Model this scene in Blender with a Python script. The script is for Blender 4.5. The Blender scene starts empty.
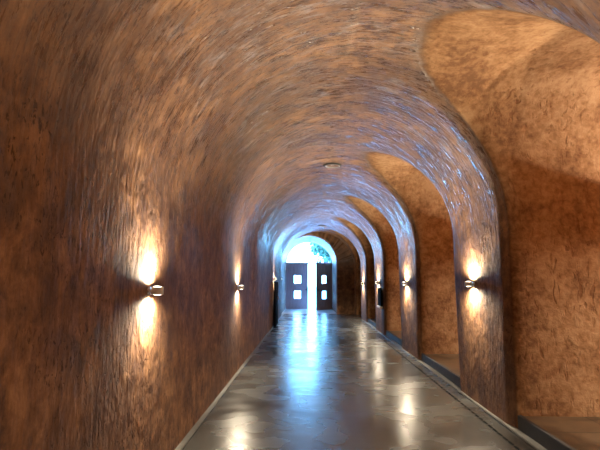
import bpy, bmesh, math, random
import numpy as np
from mathutils import Vector, Matrix

C = bpy.context.scene.collection
random.seed(7)
H = 1.55                      # eye height
X0, R, ZS = 0.455, 1.675, 2.15  # vault centre line, radius, springing height
XL, XR = X0 - R, X0 + R
YB, YE, YD = -3.0, 22.3, 26.3  # back wall, end of the vault, door plane
PITCH, BAY0, NW, NZS, NRISE, NX = 4.2, 3.90, 1.22, 2.40, 1.335, 4.6
BAYS = [BAY0 + PITCH * k for k in range(-1, 5)]
DX, DW, DZS = 0.0, 1.29, 2.38  # passage to the door

# ------------------------------------------------------------------ helpers
def link(name, bm, mat, parent=None, smooth=False):
    me = bpy.data.meshes.new(name)
    bm.normal_update(); bm.to_mesh(me); bm.free()
    if mat: me.materials.append(mat)
    if smooth:
        for p in me.polygons: p.use_smooth = True
    o = bpy.data.objects.new(name, me); C.objects.link(o)
    if parent: o.parent = parent
    return o

def box(bm, a, b, M=None):
    vs = [bm.verts.new((x, y, z)) for x in (a[0], b[0]) for y in (a[1], b[1]) for z in (a[2], b[2])]
    for f in ((0,1,3,2),(4,6,7,5),(0,4,5,1),(2,3,7,6),(0,2,6,4),(1,5,7,3)):
        bm.faces.new([vs[i] for i in f])
    if M is not None: bmesh.ops.transform(bm, matrix=M, verts=vs)
    return vs

def bevel(bm, w, seg=2):
    bmesh.ops.bevel(bm, geom=bm.edges[:], offset=w, segments=seg, affect='EDGES', clamp_overlap=True)

def lathe(bm, prof, seg=28, M=None):
    rings = []
    for r, z in prof:
        if r < 1e-6: rings.append([bm.verts.new((0, 0, z))])
        else: rings.append([bm.verts.new((r*math.cos(2*math.pi*i/seg), r*math.sin(2*math.pi*i/seg), z)) for i in range(seg)])
    for A, B in zip(rings, rings[1:]):
        for i in range(seg):
            j = (i+1) % seg
            if len(A) == 1 and len(B) == 1: continue
            if len(A) == 1: bm.faces.new((A[0], B[i], B[j]))
            elif len(B) == 1: bm.faces.new((A[i], A[j], B[0]))
            else: bm.faces.new((A[i], A[j], B[j], B[i]))
    if M is not None: bmesh.ops.transform(bm, matrix=M, verts=[v for r in rings for v in r])

def thing(name, label, cat, loc=(0,0,0), rotz=0, group=None):
    o = bpy.data.objects.new(name, None); C.objects.link(o)
    o.empty_display_size = .1
    o.location = loc; o.rotation_euler = (0, 0, rotz)
    tag(o, label, cat, group)
    return o
def tag(o, label, cat, group=None):
    o['label'] = label; o['category'] = cat
    if group: o['group'] = group
    return o
def struct(o):
    o['kind'] = 'structure'; return o

# ------------------------------------------------------------------ materials
class NT:
    def __init__(s, name):
        s.m = bpy.data.materials.new(name); s.m.use_nodes = True
        s.t = s.m.node_tree; s.t.nodes.clear()
        s.out = s.n('ShaderNodeOutputMaterial')
    def n(s, typ, **kw):
        nd = s.t.nodes.new(typ)
        for k, v in kw.items(): setattr(nd, k, v)
        return nd
    def l(s, a, b): s.t.links.new(a, b)
    def val(s, sock, v):
        if isinstance(v, bpy.types.NodeSocket): s.l(v, sock)
        else: sock.default_value = v
    def math(s, op, a, b=0.0, clamp=False):
        nd = s.n('ShaderNodeMath', operation=op, use_clamp=clamp)
        s.val(nd.inputs[0], a); s.val(nd.inputs[1], b); return nd.outputs[0]
    def vmul(s, v, xyz):
        nd = s.n('ShaderNodeVectorMath', operation='MULTIPLY')
        s.l(v, nd.inputs[0]); nd.inputs[1].default_value = xyz; return nd.outputs[0]
    def noise(s, v, scale, detail=4, rough=.55, dist=0.0):
        nd = s.n('ShaderNodeTexNoise'); s.l(v, nd.inputs['Vector'])
        nd.inputs['Scale'].default_value = scale; nd.inputs['Detail'].default_value = detail
        nd.inputs['Roughness'].default_value = rough; nd.inputs['Distortion'].default_value = dist
        return nd.outputs['Fac']
    def ramp(s, f, stops):
        nd = s.n('ShaderNodeValToRGB'); e = nd.color_ramp.elements
        for i, (p, c) in enumerate(stops):
            if not isinstance(c, tuple): c = (c, c, c)
            el = e[i] if i < 2 else e.new(p)
            el.position = p; el.color = (*c, 1)
        s.l(f, nd.inputs[0]); return nd.outputs[0]
    def mix(s, f, a, b, bt='MIX'):
        nd = s.n('ShaderNodeMix', data_type='RGBA', blend_type=bt)
        s.val(nd.inputs[0], f)
        for k, v in ((6, a), (7, b)):
            if isinstance(v, tuple): v = (*v, 1)
            s.val(nd.inputs[k], v)
        return nd.outputs[2]
    def fmix(s, f, a, b):
        nd = s.n('ShaderNodeMix', data_type='FLOAT')
        s.val(nd.inputs[0], f); s.val(nd.inputs[2], a); s.val(nd.inputs[3], b); return nd.outputs[0]
    def bump(s, h, strength, dist, normal=None):
        nd = s.n('ShaderNodeBump'); s.l(h, nd.inputs['Height'])
        s.val(nd.inputs['Strength'], strength); nd.inputs['Distance'].default_value = dist
        if normal: s.l(normal, nd.inputs['Normal'])
        return nd.outputs[0]
    def bsdf(s, **kw):
        nd = s.n('ShaderNodeBsdfPrincipled')
        for k, v in kw.items():
            k = k.replace('_', ' ')
            if isinstance(v, tuple) and len(v) == 3: v = (*v, 1)
            s.val(nd.inputs[k], v)
        s.l(nd.outputs[0], s.out.inputs[0]); return nd

def simple(name, col, rough=.5, metal=0.0, var=.25, scale=12, bumpd=.001):
    s = NT(name)
    pos = s.n('ShaderNodeTexCoord').outputs['Object']
    n = s.noise(pos, scale, 5)
    dark = tuple(c*(1-var) for c in col); light = tuple(min(1, c*(1+var)) for c in col)
    c = s.ramp(n, [(.3, dark), (.7, light)])
    r = s.ramp(n, [(.3, max(0, rough-.08)), (.7, min(1, rough+.08))])
    s.bsdf(Base_Color=c, Roughness=r, Metallic=metal, Normal=s.bump(s.noise(pos, scale*6, 4), .4, bumpd))
    return s.m

def emit(name, col, strength):
    s = NT(name); e = s.n('ShaderNodeEmission'); e.inputs[0].default_value = (*col, 1); e.inputs[1].default_value = strength
    s.l(e.outputs[0], s.out.inputs[0]); s.m.cycles.emission_sampling = 'NONE'; return s.m

def mat_shell():
    s = NT('tunnel_plaster')
    pos = s.n('ShaderNodeNewGeometry').outputs['Position']
    flow = s.n('ShaderNodeAttribute', attribute_name='flow').outputs['Vector']
    nd = s.n('ShaderNodeAttribute', attribute_name='niche').outputs['Fac']
    # --- polished, trowelled vault plaster: strokes run round the arch
    blot = s.noise(pos, .9, 5, .6)
    blot2 = s.noise(pos, 4.0, 10, .74, .3)
    st1 = s.noise(s.vmul(flow, (2.3, 13, 1)), 2.3, 10, .76, .3)
    st2 = s.noise(s.vmul(flow, (5.0, 22, 1)), 2.5, 5, .66, .3)
    st0 = s.noise(s.vmul(flow, (.9, 2.6, 1)), 1.8, 8, .7, .6)
    mixn = s.math('ADD', s.math('ADD', s.math('MULTIPLY', blot2, .38), s.math('MULTIPLY', st1, .32)), s.math('MULTIPLY', st0, .30))
    sepz = s.n('ShaderNodeSeparateXYZ'); s.l(pos, sepz.inputs[0])
    lowm = s.ramp(s.math('DIVIDE', sepz.outputs[2], 4.0), [(.40, .6), (.70, .15)])
    blot3 = s.noise(s.vmul(pos, (1, 1, .6)), 7.0, 8, .72, .2)
    mixn = s.fmix(lowm, mixn, s.math('ADD', s.math('MULTIPLY', blot2, .5), s.math('MULTIPLY', blot3, .5)))
    mixn = s.math('ADD', s.math('MULTIPLY', mixn, s.fmix(lowm, 1.0, .55)), s.math('MULTIPLY', lowm, .228))
    col = s.ramp(mixn, [(.42, (.034, .016, .010)), (.47, (.120, .060, .034)), (.525, (.265, .136, .066)), (.585, (.45, .245, .122))])
    col = s.mix(s.ramp(blot, [(.42, 0.0), (.60, .6)]), col, (.085, .042, .030))
    # dark pits dragged along the strokes
    pitn = s.noise(s.vmul(flow, (7, 17, 1)), 2.7, 4, .6, .8)
    pit = s.ramp(pitn, [(.565, 0.0), (.63, 1.0)])
    pitmask = s.ramp(s.noise(pos, 2.3, 3), [(.40, .05), (.58, .95)])
    pitf = s.math('MULTIPLY', s.math('MULTIPLY', pit, pitmask), .8)
    col = s.mix(pitf, col, (.035, .016, .010))
    # pale lime bloom high on the vault, broken brush marks, blue sheen tinted in
    sep = s.n('ShaderNodeSeparateXYZ'); s.l(pos, sep.inputs[0])
    high = s.ramp(s.math('DIVIDE', sep.outputs[2], 4.0), [(.42, 0.0), (.8, 1.0)])
    bl = s.ramp(s.noise(s.vmul(flow, (1.8, 5.5, 1)), 1.6, 10, .76, .5), [(.50, 0.0), (.60, 1.0)])
    patch = s.ramp(s.noise(pos, 1.2, 5, .6), [(.45, .05), (.6, 1.0)])
    bloom = s.math('MULTIPLY', s.math('MULTIPLY', bl, patch), high)
    col = s.mix(s.math('MULTIPLY', bloom, .34), col, (.47, .46, .50))
    st1r = s.noise(s.vmul(flow, (2.3, 13, 1)), 2.3, 4, .7, .3)
    rough = s.ramp(s.math('ADD', s.math('MULTIPLY', st1r, .6), s.math('MULTIPLY', st0, .4)), [(.45, .22), (.55, .64)])
    wallm = s.ramp(s.math('DIVIDE', sep.outputs[2], 4.0), [(.40, 1.0), (.66, 0.0)])
    rough = s.fmix(s.math('MULTIPLY', wallm, .8), rough, .72)
    rough = s.math('ADD', rough, s.math('MULTIPLY', pitf, .3))
    sb = s.noise(s.vmul(flow, (2.3, 9, 1)), 2.3, 2.2, .55, .3)
    bb = s.noise(pos, 5.0, 3, .5, .3)
    fine = s.noise(s.vmul(pos, (1, 1, .55)), 19, 2.5, .55, .4)
    h1 = s.math('ADD', s.math('MULTIPLY', sb, s.fmix(lowm, .95, .12)), s.math('MULTIPLY', fine, s.math('MULTIPLY', lowm, .42)))
    h1 = s.math('SUBTRACT', h1, s.math('MULTIPLY', pitf, .35))
    h1 = s.math('ADD', h1, s.math('MULTIPLY', bb, .8))
    # --- rough ochre stucco of the side bays, with worm-like pits
    n1 = s.noise(pos, 1.6, 5, .6)
    n2 = s.noise(pos, 13, 7, .68, .2)
    worm = s.noise(s.vmul(pos, (1.0, 1.0, .35)), 14, 3, .5, 1.2)
    wp = s.ramp(worm, [(.57, 0.0), (.66, 1.0)])
    wmask = s.ramp(s.noise(pos, 1.9, 3), [(.4, .15), (.62, 1.0)])
    wpf = s.math('MULTIPLY', wp, wmask)
    ncol = s.ramp(s.math('ADD', s.math('MULTIPLY', n1, .55), s.math('MULTIPLY', n2, .45)),
                  [(.40, (.17, .078, .034)), (.5, (.32, .165, .076)), (.60, (.46, .265, .135))])
    ncol = s.mix(s.math('MULTIPLY', wpf, .6), ncol, (.15, .055, .02))
    h2 = s.math('SUBTRACT', s.math('ADD', s.math('MULTIPLY', s.noise(pos, 13, 3, .55, .2), .8), s.math('MULTIPLY', s.noise(pos, 40, 1), .12)), s.math('MULTIPLY', wpf, .6))
    # --- seam
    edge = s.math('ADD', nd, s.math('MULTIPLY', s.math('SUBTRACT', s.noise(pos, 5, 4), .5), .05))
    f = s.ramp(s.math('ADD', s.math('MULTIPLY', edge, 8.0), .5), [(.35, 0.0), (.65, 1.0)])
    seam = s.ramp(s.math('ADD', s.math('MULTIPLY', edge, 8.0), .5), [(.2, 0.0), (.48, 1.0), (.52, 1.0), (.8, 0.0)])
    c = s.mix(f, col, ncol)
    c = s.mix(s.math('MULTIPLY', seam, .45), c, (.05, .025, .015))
    h = s.math('SUBTRACT', s.fmix(f, h1, h2), s.math('MULTIPLY', seam, .5))
    b = s.bump(h, .62, .03)
    s.bsdf(Base_Color=c, Roughness=s.fmix(f, rough, .85), Normal=b, Specular_IOR_Level=s.fmix(f, s.fmix(wallm, .75, .3), .2))
    return s.m

def mat_floor():
    s = NT('polished_concrete')
    pos = s.n('ShaderNodeNewGeometry').outputs['Position']
    p2 = s.vmul(pos, (1.0, .75, 1))
    a = s.noise(p2, 1.0, 2, .45, .3); b = s.noise(s.vmul(pos, (1, 1.3, 1)), 2.2, 2, .4, .1)
    c = s.ramp(s.math('ADD', s.math('MULTIPLY', a, .75), s.math('MULTIPLY', b, .25)),
               [(.30, (.024, .024, .023)), (.50, (.055, .056, .053)), (.70, (.098, .099, .094))])
    stain = s.ramp(s.noise(s.vmul(pos, (1.0, .8, 1)), 1.3, 2, .5, .3), [(.44, 0.0), (.66, .85)])
    c = s.mix(stain, c, (.032, .026, .022))
    rough = s.ramp(s.math('ADD', s.math('MULTIPLY', a, .5), s.math('MULTIPLY', b, .5)), [(.35, .18), (.65, .34)])
    bp = s.bump(s.math('ADD', s.noise(pos, 3.5, 3), s.math('MULTIPLY', s.noise(pos, 14, 3), .12)), .3, .010)
    s.bsdf(Base_Color=c, Roughness=rough, Normal=bp, Specular_IOR_Level=.55)
    return s.m

def mat_tile():
    s = NT('side_bay_slab')
    pos = s.n('ShaderNodeNewGeometry').outputs['Position']
    a = s.noise(s.vmul(pos, (1, 1, 1)), 2.2, 6, .6, .6)
    c = s.ramp(a, [(.35, (.05, .028, .014)), (.5, (.105, .064, .032)), (.65, (.165, .105, .055))])
    sep = s.n('ShaderNodeSeparateXYZ'); s.l(pos, sep.inputs[0])
    def joint(v, p, off):
        fr = s.math('FRACT', s.math('DIVIDE', s.math('ADD', v, off), p))
        return s.math('LESS_THAN', fr, .014)
    j = s.math('MAXIMUM', joint(sep.outputs[0], .75, -2.86+7.5), joint(sep.outputs[1], .75, -3.87+.0+7.5))
    c = s.mix(j, c, (.02, .014, .01))
    s.bsdf(Base_Color=c, Roughness=s.ramp(a, [(.3, .45), (.7, .65)]), Normal=s.bump(s.noise(pos, 20, 4), .3, .004))
    return s.m

def mat_glass(name, tint):
    s = NT(name)
    tr = s.n('ShaderNodeBsdfTransparent'); tr.inputs[0].default_value = (*tint, 1)
    gl = s.n('ShaderNodeBsdfGlossy'); gl.inputs['Roughness'].default_value = .03
    lw = s.n('ShaderNodeLayerWeight'); lw.inputs[0].default_value = .5; q = s.math('ADD', s.math('MULTIPLY', s.math('POWER', lw.outputs['Facing'], 5.0), .96), .04)
    mx = s.n('ShaderNodeMixShader'); s.l(q, mx.inputs[0]); s.l(tr.outputs[0], mx.inputs[1]); s.l(gl.outputs[0], mx.inputs[2])
    s.l(mx.outputs[0], s.out.inputs[0]); return s.m

def mat_door():
    s = NT('flare_paled_door_wood')
    pos = s.n('ShaderNodeTexCoord').outputs['Object']
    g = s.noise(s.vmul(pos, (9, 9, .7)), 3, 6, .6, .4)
    c = s.ramp(g, [(.3, (.38, .30, .33)), (.55, (.50, .42, .46)), (.75, (.58, .50, .54))])  # wood colour paled to carry the flare over the leaves
    s.bsdf(Base_Color=c, Roughness=.5, Normal=s.bump(g, .4, .004)); return s.m

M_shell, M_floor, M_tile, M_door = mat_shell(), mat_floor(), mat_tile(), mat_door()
M_conc = simple('pale_concrete_kerb', (.115, .112, .105), .4, var=.4, scale=6, bumpd=.004)
M_rim = simple('weathered_grey_rim', (.42, .41, .40), .6)
M_bounce = simple('pale_bounce_slab', (.46, .45, .43), .35, var=.2, scale=4, bumpd=.003)
M_steel = simple('dark_steel_edging', (.03, .03, .034), .55, .2)
M_black = simple('black_painted_metal', (.012, .012, .013), .45, .2)
M_alu = simple('brushed_aluminium', (.72, .72, .74), .28, .95, var=.08, scale=40, bumpd=.0003)
M_white = simple('white_enamel', (.75, .74, .72), .4, var=.05)
def matte(name, v):
    s = NT(name); n = s.noise(s.n('ShaderNodeTexCoord').outputs['Object'], 20, 3)
    s.bsdf(Base_Color=s.ramp(n, [(.3, v*.7), (.7, v*1.3)]), Roughness=.85, Specular_IOR_Level=.05); return s.m
M_slot_shade = matte('slot_shade_black', .002)
M_matte = matte('matte_black_board', .008)
M_glass = mat_glass('clear_glass', (.97, .99, .99))
M_lens = emit('lamp_lens_glow', (1, .86, .64), 9)
M_pave = simple('pale_paving', (.55, .55, .54), .8, var=.15, scale=3, bumpd=.004)  # the paving's own pale grey, no sunlight in the colour
M_leaf = simple('tree_leaf', (.05, .13, .08), .5, var=.5, scale=3)
M_bark = simple('tree_bark', (.12, .08, .05), .9, var=.4, scale=14, bumpd=.01)

# ------------------------------------------------------------------ the vaulted shell
def smax(a, b, k):
    h = np.clip(k - np.abs(a - b), 0, None) / k
    return np.maximum(a, b) + h*h*k*.25

def field(X, Y, Z, full=True):
    # positive inside the open space. returns value, tunnel value, bay value
    dz = np.clip(Z - ZS, 0, None)
    main = R - np.hypot(X - X0, dz)
    # the plaster swells and hollows a little along the way
    main = main + .022*np.sin(Y*2*math.pi/4.4 + 1.2)*np.clip((Z+.2)/2, 0, 1) + .012*np.sin(Y*2.9 + X*1.7) * np.clip(Z/2, 0, 1)
    main = np.minimum(main, np.minimum(YE - Y, Y - YB))
    bay = np.full_like(main, -9.0)
    for yc in BAYS:
        az = np.clip(Z - NZS, 0, None) / NRISE
        dn = (1 - np.sqrt(((Y - yc - .12) / 1.20)**2 + az**2)) * 1.20                 # near half: round
        df = (1 - ((np.abs(Y - yc - .12) / 1.12)**3.4 + az**3.4)**(1/3.4)) * 1.12     # far half: squarer
        d = np.where(Y < yc + .12, dn, df)
        d = np.minimum(d, np.minimum(NX - X, X - .55))
        bay = np.maximum(bay, d)
    dd = DW - np.hypot(X - DX, np.clip(Z - DZS, 0, None))
    dd = np.minimum(dd, np.minimum(YD + .4 - Y, Y - 21.2))
    t = smax(main, dd, .10)
    return smax(t, bay, .22), t, bay

def build_shell():
    h = .05
    xs = np.arange(-1.62, 4.83, h, dtype=np.float32)
    ys = np.arange(YB - .2, YD + .1, h, dtype=np.float32)
    zs = np.arange(-.12, 4.1, h, dtype=np.float32)
    X, Y, Z = np.meshgrid(xs, ys, zs, indexing='ij')
    F, _, _ = field(X, Y, Z)
    ins = F > 0
    nx, ny, nz = F.shape
    # surface nets: one vertex per cell that the surface crosses
    cnt = np.zeros((nx-1, ny-1, nz-1), np.int8)
    for i in (0, 1):
        for j in (0, 1):
            for k in (0, 1):
                cnt += ins[i:nx-1+i, j:ny-1+j, k:nz-1+k]
    act = (cnt > 0) & (cnt < 8)
    ids = -np.ones(act.shape, np.int64); cells = np.argwhere(act); ids[act] = np.arange(len(cells))
    P = np.zeros((len(cells), 3)); N = np.zeros(len(cells))
    ci, cj, ck = cells.T
    corner = [(i, j, k) for i in (0, 1) for j in (0, 1) for k in (0, 1)]
    for a in corner:
        for ax in range(3):
            if a[ax]: continue
            b = list(a); b[ax] = 1
            fa = F[ci+a[0], cj+a[1], ck+a[2]]; fb = F[ci+b[0], cj+b[1], ck+b[2]]
            m = (fa > 0) != (fb > 0)
            t = fa[m] / (fa[m] - fb[m])
            q = np.tile(np.array(a, float), (m.sum(), 1)); q[:, ax] = t
            P[m] += q; N[m] += 1
    P = (P / N[:, None] + cells) * h + np.array([xs[0], ys[0], zs[0]])
    # quads
    Q = []
    for ax in range(3):
        sl0 = [slice(None)]*3; sl1 = [slice(None)]*3
        sl0[ax] = slice(0, -1); sl1[ax] = slice(1, None)
        A, B = ins[tuple(sl0)], ins[tuple(sl1)]
        e = np.argwhere(A != B)
        u, v = [(1, 2), (2, 0), (0, 1)][ax]
        ok = (e[:, u] > 0) & (e[:, v] > 0) & (e[:, u] < F.shape[u]-1) & (e[:, v] < F.shape[v]-1)
        e = e[ok]
        def cid(du, dv):
            c = e.copy(); c[:, u] += du; c[:, v] += dv
            return ids[c[:, 0], c[:, 1], c[:, 2]]
        q = np.stack([cid(-1, -1), cid(0, -1), cid(0, 0), cid(-1, 0)], 1)
        flip = ~A[e[:, 0], e[:, 1], e[:, 2]]
        q[~flip] = q[~flip][:, ::-1]
        Q.append(q)
    Q = np.concatenate(Q)
    # relax onto the surface and take normals from the field
    def grad(P):
        e = .012; g = np.zeros_like(P)
        for a in range(3):
            d = np.zeros(3); d[a] = e
            g[:, a] = field(*(P + d).T)[0] - field(*(P - d).T)[0]
        return g / (2*e)
    for _ in range(3):
        g = grad(P); f = field(*P.T)[0]
        n2 = np.maximum((g*g).sum(1), .2)
        st = np.clip(f / n2, -.03, .03)
        P = P - g * st[:, None]
    g = grad(P); NRM = g / np.maximum(np.linalg.norm(g, axis=1), 1e-6)[:, None]
    _, T, B = field(*P.T)
    bayness = B - T
    ang = np.arctan2(np.clip(P[:, 2] - ZS, 0, None), -(P[:, 0] - X0))
    s = np.where(P[:, 2] < ZS, np.where(P[:, 0] < X0, P[:, 2] - ZS, R*math.pi + ZS - P[:, 2]), R*ang)
    flow = np.stack([s, P[:, 1], np.zeros(len(s))], 1)
    cen = P[Q].mean(1)
    cb = bayness[Q].mean(1)
    inbay = (cb > 0) & (cen[:, 0] > .6)
    k = np.argmin(np.abs(cen[:, 1][:, None] - np.array(BAYS)[None]), 1)
    groups = {}
    back = (cen[:, 1] < YB + .03) & ~inbay
    end = (cen[:, 1] > YE - .03) & ~inbay
    ceil = (cen[:, 2] > ZS) & ~inbay & ~back & ~end
    left = (cen[:, 0] < X0) & ~inbay & ~back & ~end & ~ceil
    right = ~(inbay | back | end | ceil | left)
    groups = {'wall_back': back, 'wall_end': end, 'ceiling': ceil, 'wall_left': left, 'wall_right': right}
    names = ['behind', 'first', 'second', 'third', 'fourth', 'fifth']
    for b in range(len(BAYS)): groups['wall_bay_' + names[b]] = inbay & (k == b)
    for name, m in groups.items():
        q = Q[m]
        if not len(q): continue
        used, inv = np.unique(q, return_inverse=True); inv = inv.reshape(q.shape)
        me = bpy.data.meshes.new(name)
        me.from_pydata(P[used].tolist(), [], inv.tolist()); me.update()
        a = me.attributes.new('flow', 'FLOAT_VECTOR', 'POINT'); a.data.foreach_set('vector', flow[used].astype(np.float32).ravel())
        a = me.attributes.new('niche', 'FLOAT', 'POINT'); a.data.foreach_set('value', bayness[used].astype(np.float32))
        me.polygons.foreach_set('use_smooth', np.ones(len(me.polygons), bool))
        me.normals_split_custom_set_from_vertices(NRM[used].tolist())
        me.materials.append(M_shell)
        o = bpy.data.objects.new(name, me); C.objects.link(o); struct(o)

build_shell()

# ------------------------------------------------------------------ floor, kerbs, raised bay floors
bm = bmesh.new(); box(bm, (-1.75, YB-.2, -.2), (5.0, YD+.35, 0)); struct(link('floor', bm, M_floor))
bm = bmesh.new(); box(bm, (-60, YD+.35, -.25), (60, 120, -.02)); struct(link('ground_outside', bm, M_pave))
bm = bmesh.new(); box(bm, (XL-.06, YB, 0), (XL+.055, YE, .018)); bevel(bm, .006); struct(link('trim_1', bm, M_conc))
bm = bmesh.new(); box(bm, (XR-.035, YB, 0), (XR+.05, YE-3.2, .022)); bevel(bm, .006); struct(link('trim_2', bm, M_conc))
n = 3
for k, yc in enumerate(BAYS[:-1]):
    bm = bmesh.new(); box(bm, (XR+.09, yc-NW-.08, 0), (NX+.05, yc+NW+.08, .15))
    struct(link('floor_bay', bm, M_tile))
    bm = bmesh.new(); box(bm, (XR+.045, yc-NW-.03, 0), (XR+.09, yc+NW+.03, .16)); bevel(bm, .004)
    struct(link('trim_%d' % n, bm, M_steel)); n += 1

bm = bmesh.new(); box(bm, (-1.5, YE+.05, -.05), (DW+.05, YD+.34, .005)); struct(link('floor_passage_bounce', bm, M_bounce))  # pale slab added to bounce daylight onto the door leaves

# slot drain along the right side of the floor
dr = thing('slot_drain', 'long narrow black slot drain dashed along right side of concrete floor', 'drain', (1.94, 1.0, 0))
bm = bmesh.new(); box(bm, (-.022, 0, -.02), (.022, 12.5, .0012)); link('drain_frame', bm, M_floor, dr)
bm = bmesh.new()
for i in range(94): box(bm, (-.014, .02+i*.132, -.01), (.014, .122+i*.132, .003))  # solid black bars stand in for the shade inside open slots
link('slot', bm, M_slot_shade, dr)

# ------------------------------------------------------------------ wall sconces
def light(name, typ, loc, energy, col, parent=None, **kw):
    L = bpy.data.lights.new(name, typ); L.energy = energy; L.color = col
    for k, v in kw.items(): setattr(L, k, v)
    o = bpy.data.objects.new(name, L); C.objects.link(o); o.location = loc
    if parent: o.parent = parent
    return o

WARM = (1.0, .84, .60)
WASH = 108.0
def make_sconce():
    t = thing('wall_sconce', '', 'wall light', group='up and down wall sconces')
    MX = Matrix.Rotation(math.pi/2, 4, 'Y')
    bm = bmesh.new(); lathe(bm, [(0, -.01), (.036, -.01), (.036, .006), (.033, .009), (0, .009)], 28, MX); link('wall_plate', bm, M_alu, t, True)
    bm = bmesh.new(); lathe(bm, [(0, 0), (.012, 0), (.012, .055), (0, .055)], 16, MX); link('arm', bm, M_alu, t, True)
    OV = Matrix.Translation((.066, 0, 0)) @ Matrix.Diagonal((1.25, .9, .66, 1))   # an open oval tube, up and down
    bm = bmesh.new()
    lathe(bm, [(.031, -.040), (.036, -.045), (.038, -.043), (.038, .043), (.036, .045), (.031, .040), (.031, .030), (0, .030)], 32, OV)
    lathe(bm, [(0, -.030), (.031, -.030), (.031, -.040)], 32, OV)
    link('lamp_body', bm, M_white, t, True)
    for sgn in (1, -1):
        bm = bmesh.new(); lathe(bm, [(0, sgn*.051), (.014, sgn*.050), (.024, sgn*.046), (.0305, sgn*.0385), (.0305, sgn*.0305)], 24, OV)
        o = link('lens', bm, M_lens, t, True); o['label'] = 'glowing warm lens'
        rot = (math.pi, 0, 0) if sgn > 0 else (0, 0, 0)
        b = light('beam', 'SPOT', (.06, 0, sgn*.045), WASH*1.0 if sgn > 0 else WASH*.82, WARM, t, spot_size=math.radians(172), spot_blend=1.0, shadow_soft_size=.018)
        b.rotation_euler = rot
    return t
def dup(root, loc, rotz, label):
    r = root.copy(); C.objects.link(r); r.location = loc; r.rotation_euler = (0, 0, rotz); r['label'] = label
    for ch in list(root.children):
        c = ch.copy(); C.objects.link(c); c.parent = r
    return r
sc = make_sconce()
spots = [(XL, 3.62, 1.47, 0, 'aluminium up and down sconce on the left wall, nearest and largest on that side'),
         (XL, 8.13, 1.43, 0, 'aluminium sconce lighting the left wall, second one from the camera'),
         (XL, 16.3, 1.60, 0, 'small far sconce on left wall directly above the black ribbed panel'),
         (XL, 21.2, 1.61, 0, 'farthest left sconce, right beside the double door'),
         (XR, 6.16, 1.51, math.pi, 'aluminium sconce on the nearest and widest right pier'),
         (XR, 10.36, 1.49, math.pi, 'aluminium sconce on the second right pier from the camera'),
         (XR, 14.62, 1.49, math.pi, 'aluminium sconce on the third right pier, above the small black panel'),
         (XR, 18.73, 1.44, math.pi, 'farthest right sconce on the pale pier before the dark end bay'),
         (XL, -.9, 1.5, 0, 'aluminium sconce on the left wall behind the camera'),
         (XR, 1.95, 1.5, math.pi, 'aluminium sconce on the right pier beside the camera')]
def wall_x(side, y, z):
    xs = np.linspace(X0, X0 + side*2.2, 1200)
    f = field(xs, np.full_like(xs, y), np.full_like(xs, z))[0]
    return float(xs[np.argmax(f < 0)])
for i, (x, y, z, rz, lab) in enumerate(spots):
    x = wall_x(-1 if x < 0 else 1, y, z)
    if i == 0:
        sc.location = (x, y, z); sc['label'] = lab
    else: dup(sc, (x, y, z), rz, lab)

BAYC = (1.0, .90, .74)
# uplights on the back walls of the lit side bays (out of frame, they throw the glow up the bay vaults)
for k, lab in ((0, 'behind the camera'), (1, 'of the nearest bay'), (2, 'of the second bay'), (3, 'of the third bay')):
    t = thing('wall_uplight', 'dark trough uplight on the back wall ' + lab, 'wall light', (NX-.01, BAYS[k]+.1, 2.13), math.pi, 'bay uplights')
    tilt = Matrix.Translation((.04, 0, 0)) @ Matrix.Rotation(math.radians(-15), 4, 'Y')
    bm = bmesh.new()
    for a, b in (((.0, -.3, -.06), (.01, .3, .05)), ((.15, -.3, -.06), (.16, .3, .05)), ((.0, -.3, -.06), (.16, .3, -.05)),
                 ((.0, -.31, -.06), (.16, -.3, .05)), ((.0, .3, -.06), (.16, .31, .05))): box(bm, a, b, tilt)
    box(bm, (0, -.05, -.05), (.06, .05, .0))
    link('trough', bm, M_black, t)
    o = light('glow', 'SPOT', (.1056, 0, .0645), 115 if k else 110, BAYC, t, spot_size=math.radians(178), spot_blend=.05, shadow_soft_size=.02)
    o.rotation_euler = (math.pi, math.radians(-15), 0)
    o = light('glow', 'AREA', (.12, 0, -.08), 38 if k else 40, BAYC, t, shape='RECTANGLE', size=.1, size_y=.5)  # soft downward fill added to lift the lower bay walls
# ------------------------------------------------------------------ ceiling fixtures on the crown
def downlight(y, x, lab):
    z = ZS + math.sqrt(R*R - (x-X0)**2)
    zs_ = np.linspace(3.4, 4.1, 1500); f = field(np.full_like(zs_, x), np.full_like(zs_, y), zs_)[0]
    z = float(zs_[np.argmax(f < 0)])
    t = thing('ceiling_downlight', lab, 'ceiling light', (x, y, z), group='recessed ceiling rings')
    bm = bmesh.new(); lathe(bm, [(.135, .03), (.135, -.012), (.145, -.024), (.185, -.018), (.195, .0), (.195, .03)], 40); link('rim', bm, M_steel, t, True)
    bm = bmesh.new(); lathe(bm, [(.128, .012), (.128, -.020), (.137, -.026), (.150, -.0245), (.150, -.01)], 40); link('lip', bm, M_rim, t, True)
    bm = bmesh.new(); lathe(bm, [(.136, .02), (.11, .012), (.06, .016), (0, .016)], 40); link('baffle', bm, M_black, t, True)
    bm = bmesh.new(); lathe(bm, [(0, .0), (.03, -.002), (.045, .012)], 24); link('lamp', bm, M_alu, t, True)
downlight(9.25, .47, 'round recessed ceiling fitting with pale rim on the near vault crown')
downlight(19.4, .57, 'small dark round ceiling fitting on the far vault crown near the door')

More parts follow.
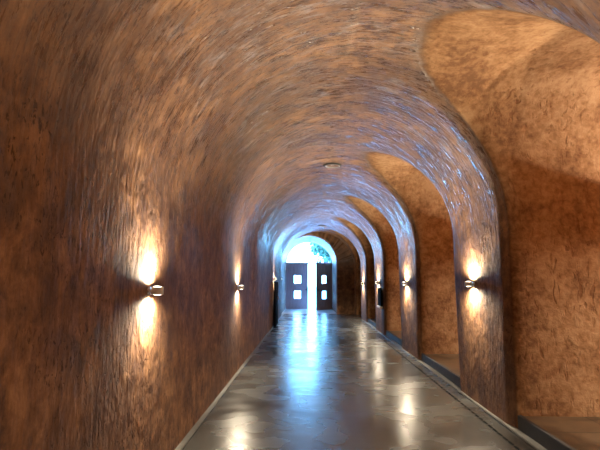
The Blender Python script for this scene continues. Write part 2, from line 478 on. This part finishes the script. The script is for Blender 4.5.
# ------------------------------------------------------------------ black panels by the walls
y0, y1 = 15.6, 16.85
wx = wall_x(-1, 16.2, .8)
t = thing('ribbed_panel', 'tall black ribbed panel standing against the left wall below a far sconce', 'panel', (wx+.05, y0, 0.02))
bm = bmesh.new(); box(bm, (.0, 0, 0), (.03, y1-y0, 1.5)); bevel(bm, .004); link('back_board', bm, M_matte, t)
for i in range(14):
    bm = bmesh.new(); yy = .02 + i*.0885; box(bm, (.03, yy, .02), (.075, yy+.045, 1.48)); bevel(bm, .006); link('rib', bm, M_matte, t)
wx = wall_x(1, 14.0, 1.0)
t = thing('notice_panel', 'small black panel with a white ledge on the third right pier', 'panel', (wx-.045, 14.02, .76))
bm = bmesh.new(); box(bm, (-.035, -.27, .06), (.02, .27, .58)); bevel(bm, .004); link('board', bm, M_matte, t)
bm = bmesh.new(); box(bm, (-.07, -.28, .0), (.02, .28, .055)); bevel(bm, .006); o = link('ledge', bm, M_white, t); o['label'] = 'white ledge'

# ------------------------------------------------------------------ door: two leaves, fanlight, frame
DT = 2.47
def leaf(name, w, sgn):
    # local: hinge at x=0, leaf runs to sgn*w; two square lights
    t = bpy.data.objects.new(name, None); C.objects.link(t); struct(t)
    wins = [(.78, .42), (1.61, .42)]; ww = .37; cx = w*.52
    def X(a): return sgn*a
    bm = bmesh.new()
    def bx(x0, x1, z0, z1, d0, d1):
        a, b = sorted((X(x0), X(x1))); box(bm, (a, d0, z0), (b, d1, z1))
    # vertical boards, cut round the two openings
    nb = 8; bw = w/nb
    for i in range(nb):
        a, b = i*bw, (i+1)*bw-.0
        pass
        spans = [(a, b)]
        lo, hi = cx-ww/2, cx+ww/2
        if b <= lo or a >= hi: bx(a, b, .008, DT, -.022, .022)
        else:
            if a < lo: bx(a, lo, .008, DT, -.022, .022)
            if b > hi: bx(hi, b, .008, DT, -.022, .022)
            a2, b2 = max(a, lo), min(b, hi)
            z = .008
            for zc, hh in wins:
                bx(a2, b2, z, zc-hh/2, -.022, .022); z = zc+hh/2
            bx(a2, b2, z, DT, -.022, .022)
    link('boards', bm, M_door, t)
    bm = bmesh.new()
    for a, b, c, d in ((.0, .09, .008, DT), (w-.09, w, .008, DT), (.09, w-.09, .008, .16), (.09, w-.09, DT-.12, DT), (.09, w-.09, 1.12, 1.26)):
        bx(a, b, c, d, -.036, .036)
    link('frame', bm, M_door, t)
    for zc, hh in wins:
        bm = bmesh.new(); lo, hi = cx-ww/2, cx+ww/2
        for a, b, c, d in ((lo-.03, lo, zc-hh/2-.03, zc+hh/2+.03), (hi, hi+.03, zc-hh/2-.03, zc+hh/2+.03),
                           (lo, hi, zc-hh/2-.03, zc-hh/2), (lo, hi, zc+hh/2, zc+hh/2+.03)): bx(a, b, c, d, -.03, .03)
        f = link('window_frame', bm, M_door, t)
        bm = bmesh.new(); bx(lo, hi, zc-hh/2, zc+hh/2, -.004, .004); link('pane', bm, M_glass, f)
    bm = bmesh.new()
    bx(w-.075, w-.035, .98, 1.12, -.05, .05); bx(w-.16, w-.045, 1.04, 1.065, -.075, -.05)
    link('door_handle', bm, M_steel, t)
    return t
d1 = leaf('door_1', 1.21, 1); d1.location = (-1.26, 26.0, 0)
d2 = leaf('door_2', 1.25, -1); d2.location = (1.26, 25.98, 0); d2.rotation_euler = (0, 0, math.radians(46))

# arched frame with a transom and the fanlight
bm = bmesh.new()
def arc_band(bm, r0, r1, yA, yB, cx, zc, seg=48):
    vs = []
    for i in range(seg+1):
        a = math.pi*i/seg; c, s_ = math.cos(a), math.sin(a)
        vs.append([bm.verts.new((cx+r*c, y, zc+r*s_)) for r, y in ((r0, yA), (r1, yA), (r1, yB), (r0, yB))])
    for A, B in zip(vs, vs[1:]):
        for k in range(4): bm.faces.new((A[k], A[(k+1) % 4], B[(k+1) % 4], B[k]))
    for e in (vs[0], vs[-1]): bm.faces.new(e)
arc_band(bm, DW-.055, DW+.03, 26.0, 26.10, DX, DT+.0)
box(bm, (-DW-.03, 26.045, 0), (-DW+.025, 26.12, DT)); box(bm, (DW-.025, 26.045, 0), (DW+.03, 26.12, DT))
box(bm, (-DW, 25.99, DT), (DW, 26.09, DT+.07))
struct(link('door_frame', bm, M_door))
w = bpy.data.objects.new('window_1', None); C.objects.link(w); struct(w); w.location = (DX, 26.05, DT+.07)
r = DW-.055
bm = bmesh.new()
box(bm, (.02, -.03, 0), (.075, .03, r-.02))
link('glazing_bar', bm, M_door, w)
for a0, a1 in ((0, math.pi/2-.04), (math.pi/2-.02, math.pi)):
    bm = bmesh.new()
    for y in (-.004, .004):
        vs = [bm.verts.new((.045, y, -.01))] + [bm.verts.new((r*math.cos(a0+(a1-a0)*i/24), y, r*math.sin(a0+(a1-a0)*i/24)-.07*math.sin(a0+(a1-a0)*i/24))) for i in range(25)]
        bm.faces.new(vs)
    link('pane', bm, M_glass, w)

# ------------------------------------------------------------------ outside: tree in leaf
def tree(x, y, h, cz, rad, lab, nleaf, seed):
    rnd = random.Random(seed)
    t = thing('tree', lab, 'tree', (x, y, -.02))
    bm = bmesh.new()
    lathe(bm, [(.16, 0), (.12, .3), (.10, 1.2), (.075, h*.6), (.03, h)], 14)
    for k in range(7):
        a = k*2.4; q = Matrix.Translation((0, 0, h*(.45+.06*k))) @ Matrix.Rotation(a, 4, 'Z') @ Matrix.Rotation(.9, 4, 'Y')
        lathe(bm, [(.05, 0), (.03, rad*.5), (.008, rad)], 8, q)
    link('trunk', bm, M_bark, t, True)
    bm = bmesh.new()
    clumps = [(rnd.gauss(0, .45)*rad, rnd.gauss(0, .45)*rad, cz+rnd.gauss(0, .38)*rad*1.1, rad*rnd.uniform(.3, .5)) for _ in range(22)]
    for i in range(nleaf):
        cx, cy, cz_, cr = rnd.choice(clumps)
        d = Vector((rnd.gauss(0, 1), rnd.gauss(0, 1), rnd.gauss(0, 1))).normalized() * cr * rnd.random()**.4
        Mx = Matrix.Translation(Vector((cx, cy, cz_)) + d) @ Matrix.Rotation(rnd.uniform(0, 6.28), 4, 'Z') @ Matrix.Rotation(rnd.uniform(-1.2, 1.2), 4, 'X')
        l_ = rnd.uniform(.11, .19)
        vs = [bm.verts.new(Mx @ Vector(p)) for p in ((0, -l_, 0), (l_*.42, 0, .02), (0, l_, 0), (-l_*.42, 0, .02))]
        bm.faces.new(vs)
    link('foliage', bm, M_leaf, t)
tree(2.5, 33.0, 5.2, 4.6, 1.75, 'leafy green tree outside, seen through the right half of the fanlight', 9000, 3)

# ------------------------------------------------------------------ daylight
wd = bpy.data.worlds.new('World'); bpy.context.scene.world = wd; wd.use_nodes = True
nt = wd.node_tree; nt.nodes.clear()
o = nt.nodes.new('ShaderNodeOutputWorld'); b = nt.nodes.new('ShaderNodeBackground')
tc = nt.nodes.new('ShaderNodeTexCoord'); sp = nt.nodes.new('ShaderNodeSeparateXYZ'); rp = nt.nodes.new('ShaderNodeValToRGB')
nt.links.new(tc.outputs['Generated'], sp.inputs[0]); nt.links.new(sp.outputs[2], rp.inputs[0])
e = rp.color_ramp.elements
e[0].position = 0; e[0].color = (.19, .54, 1, 1); e[1].position = .6; e[1].color = (.13, .40, 1, 1)
nt.links.new(rp.outputs[0], b.inputs[0]); b.inputs[1].default_value = 14.0
nt.links.new(b.outputs[0], o.inputs[0])
P = bpy.data.lights.new('door_portal', 'AREA'); P.shape = 'RECTANGLE'; P.size = 2.7; P.size_y = 3.8
P.cycles.is_portal = True
po = bpy.data.objects.new('door_portal', P); C.objects.link(po); po.location = (0, 26.45, 1.9); po.rotation_euler = (-math.pi/2, 0, 0)

# ------------------------------------------------------------------ camera
F_PX, VPX, VPY = 470.0, 309.0, 280.5
v = Vector(((VPX-300)/F_PX, -(VPY-225)/F_PX, 1)).normalized()
up = (Vector((0, 1, 0)) - v*v.y).normalized()
rt = up.cross(v)
cam = bpy.data.cameras.new('camera'); cam.sensor_width = 36; cam.lens = F_PX/600*36; cam.clip_start = .02; cam.clip_end = 500
co = bpy.data.objects.new('camera', cam); C.objects.link(co)
cr = Vector((rt.x, v.x, up.x)); cu = Vector((rt.y, v.y, up.y)); cf = Vector((rt.z, v.z, up.z))
m = Matrix((cr, cu, -cf)).transposed().to_4x4(); m.translation = (0, 0, H)
co.matrix_world = m
S = bpy.context.scene
S.camera = co
S.view_settings.view_transform = 'Standard'; S.view_settings.look = 'None'
S.view_settings.gamma = 1; S.view_settings.use_curve_mapping = False
S.view_settings.exposure = 1.47
S.cycles.max_bounces = 10; S.cycles.diffuse_bounces = 6; S.cycles.glossy_bounces = 4; S.cycles.transparent_max_bounces = 12
S.cycles.sample_clamp_indirect = 1.6; S.cycles.blur_glossy = 1.5
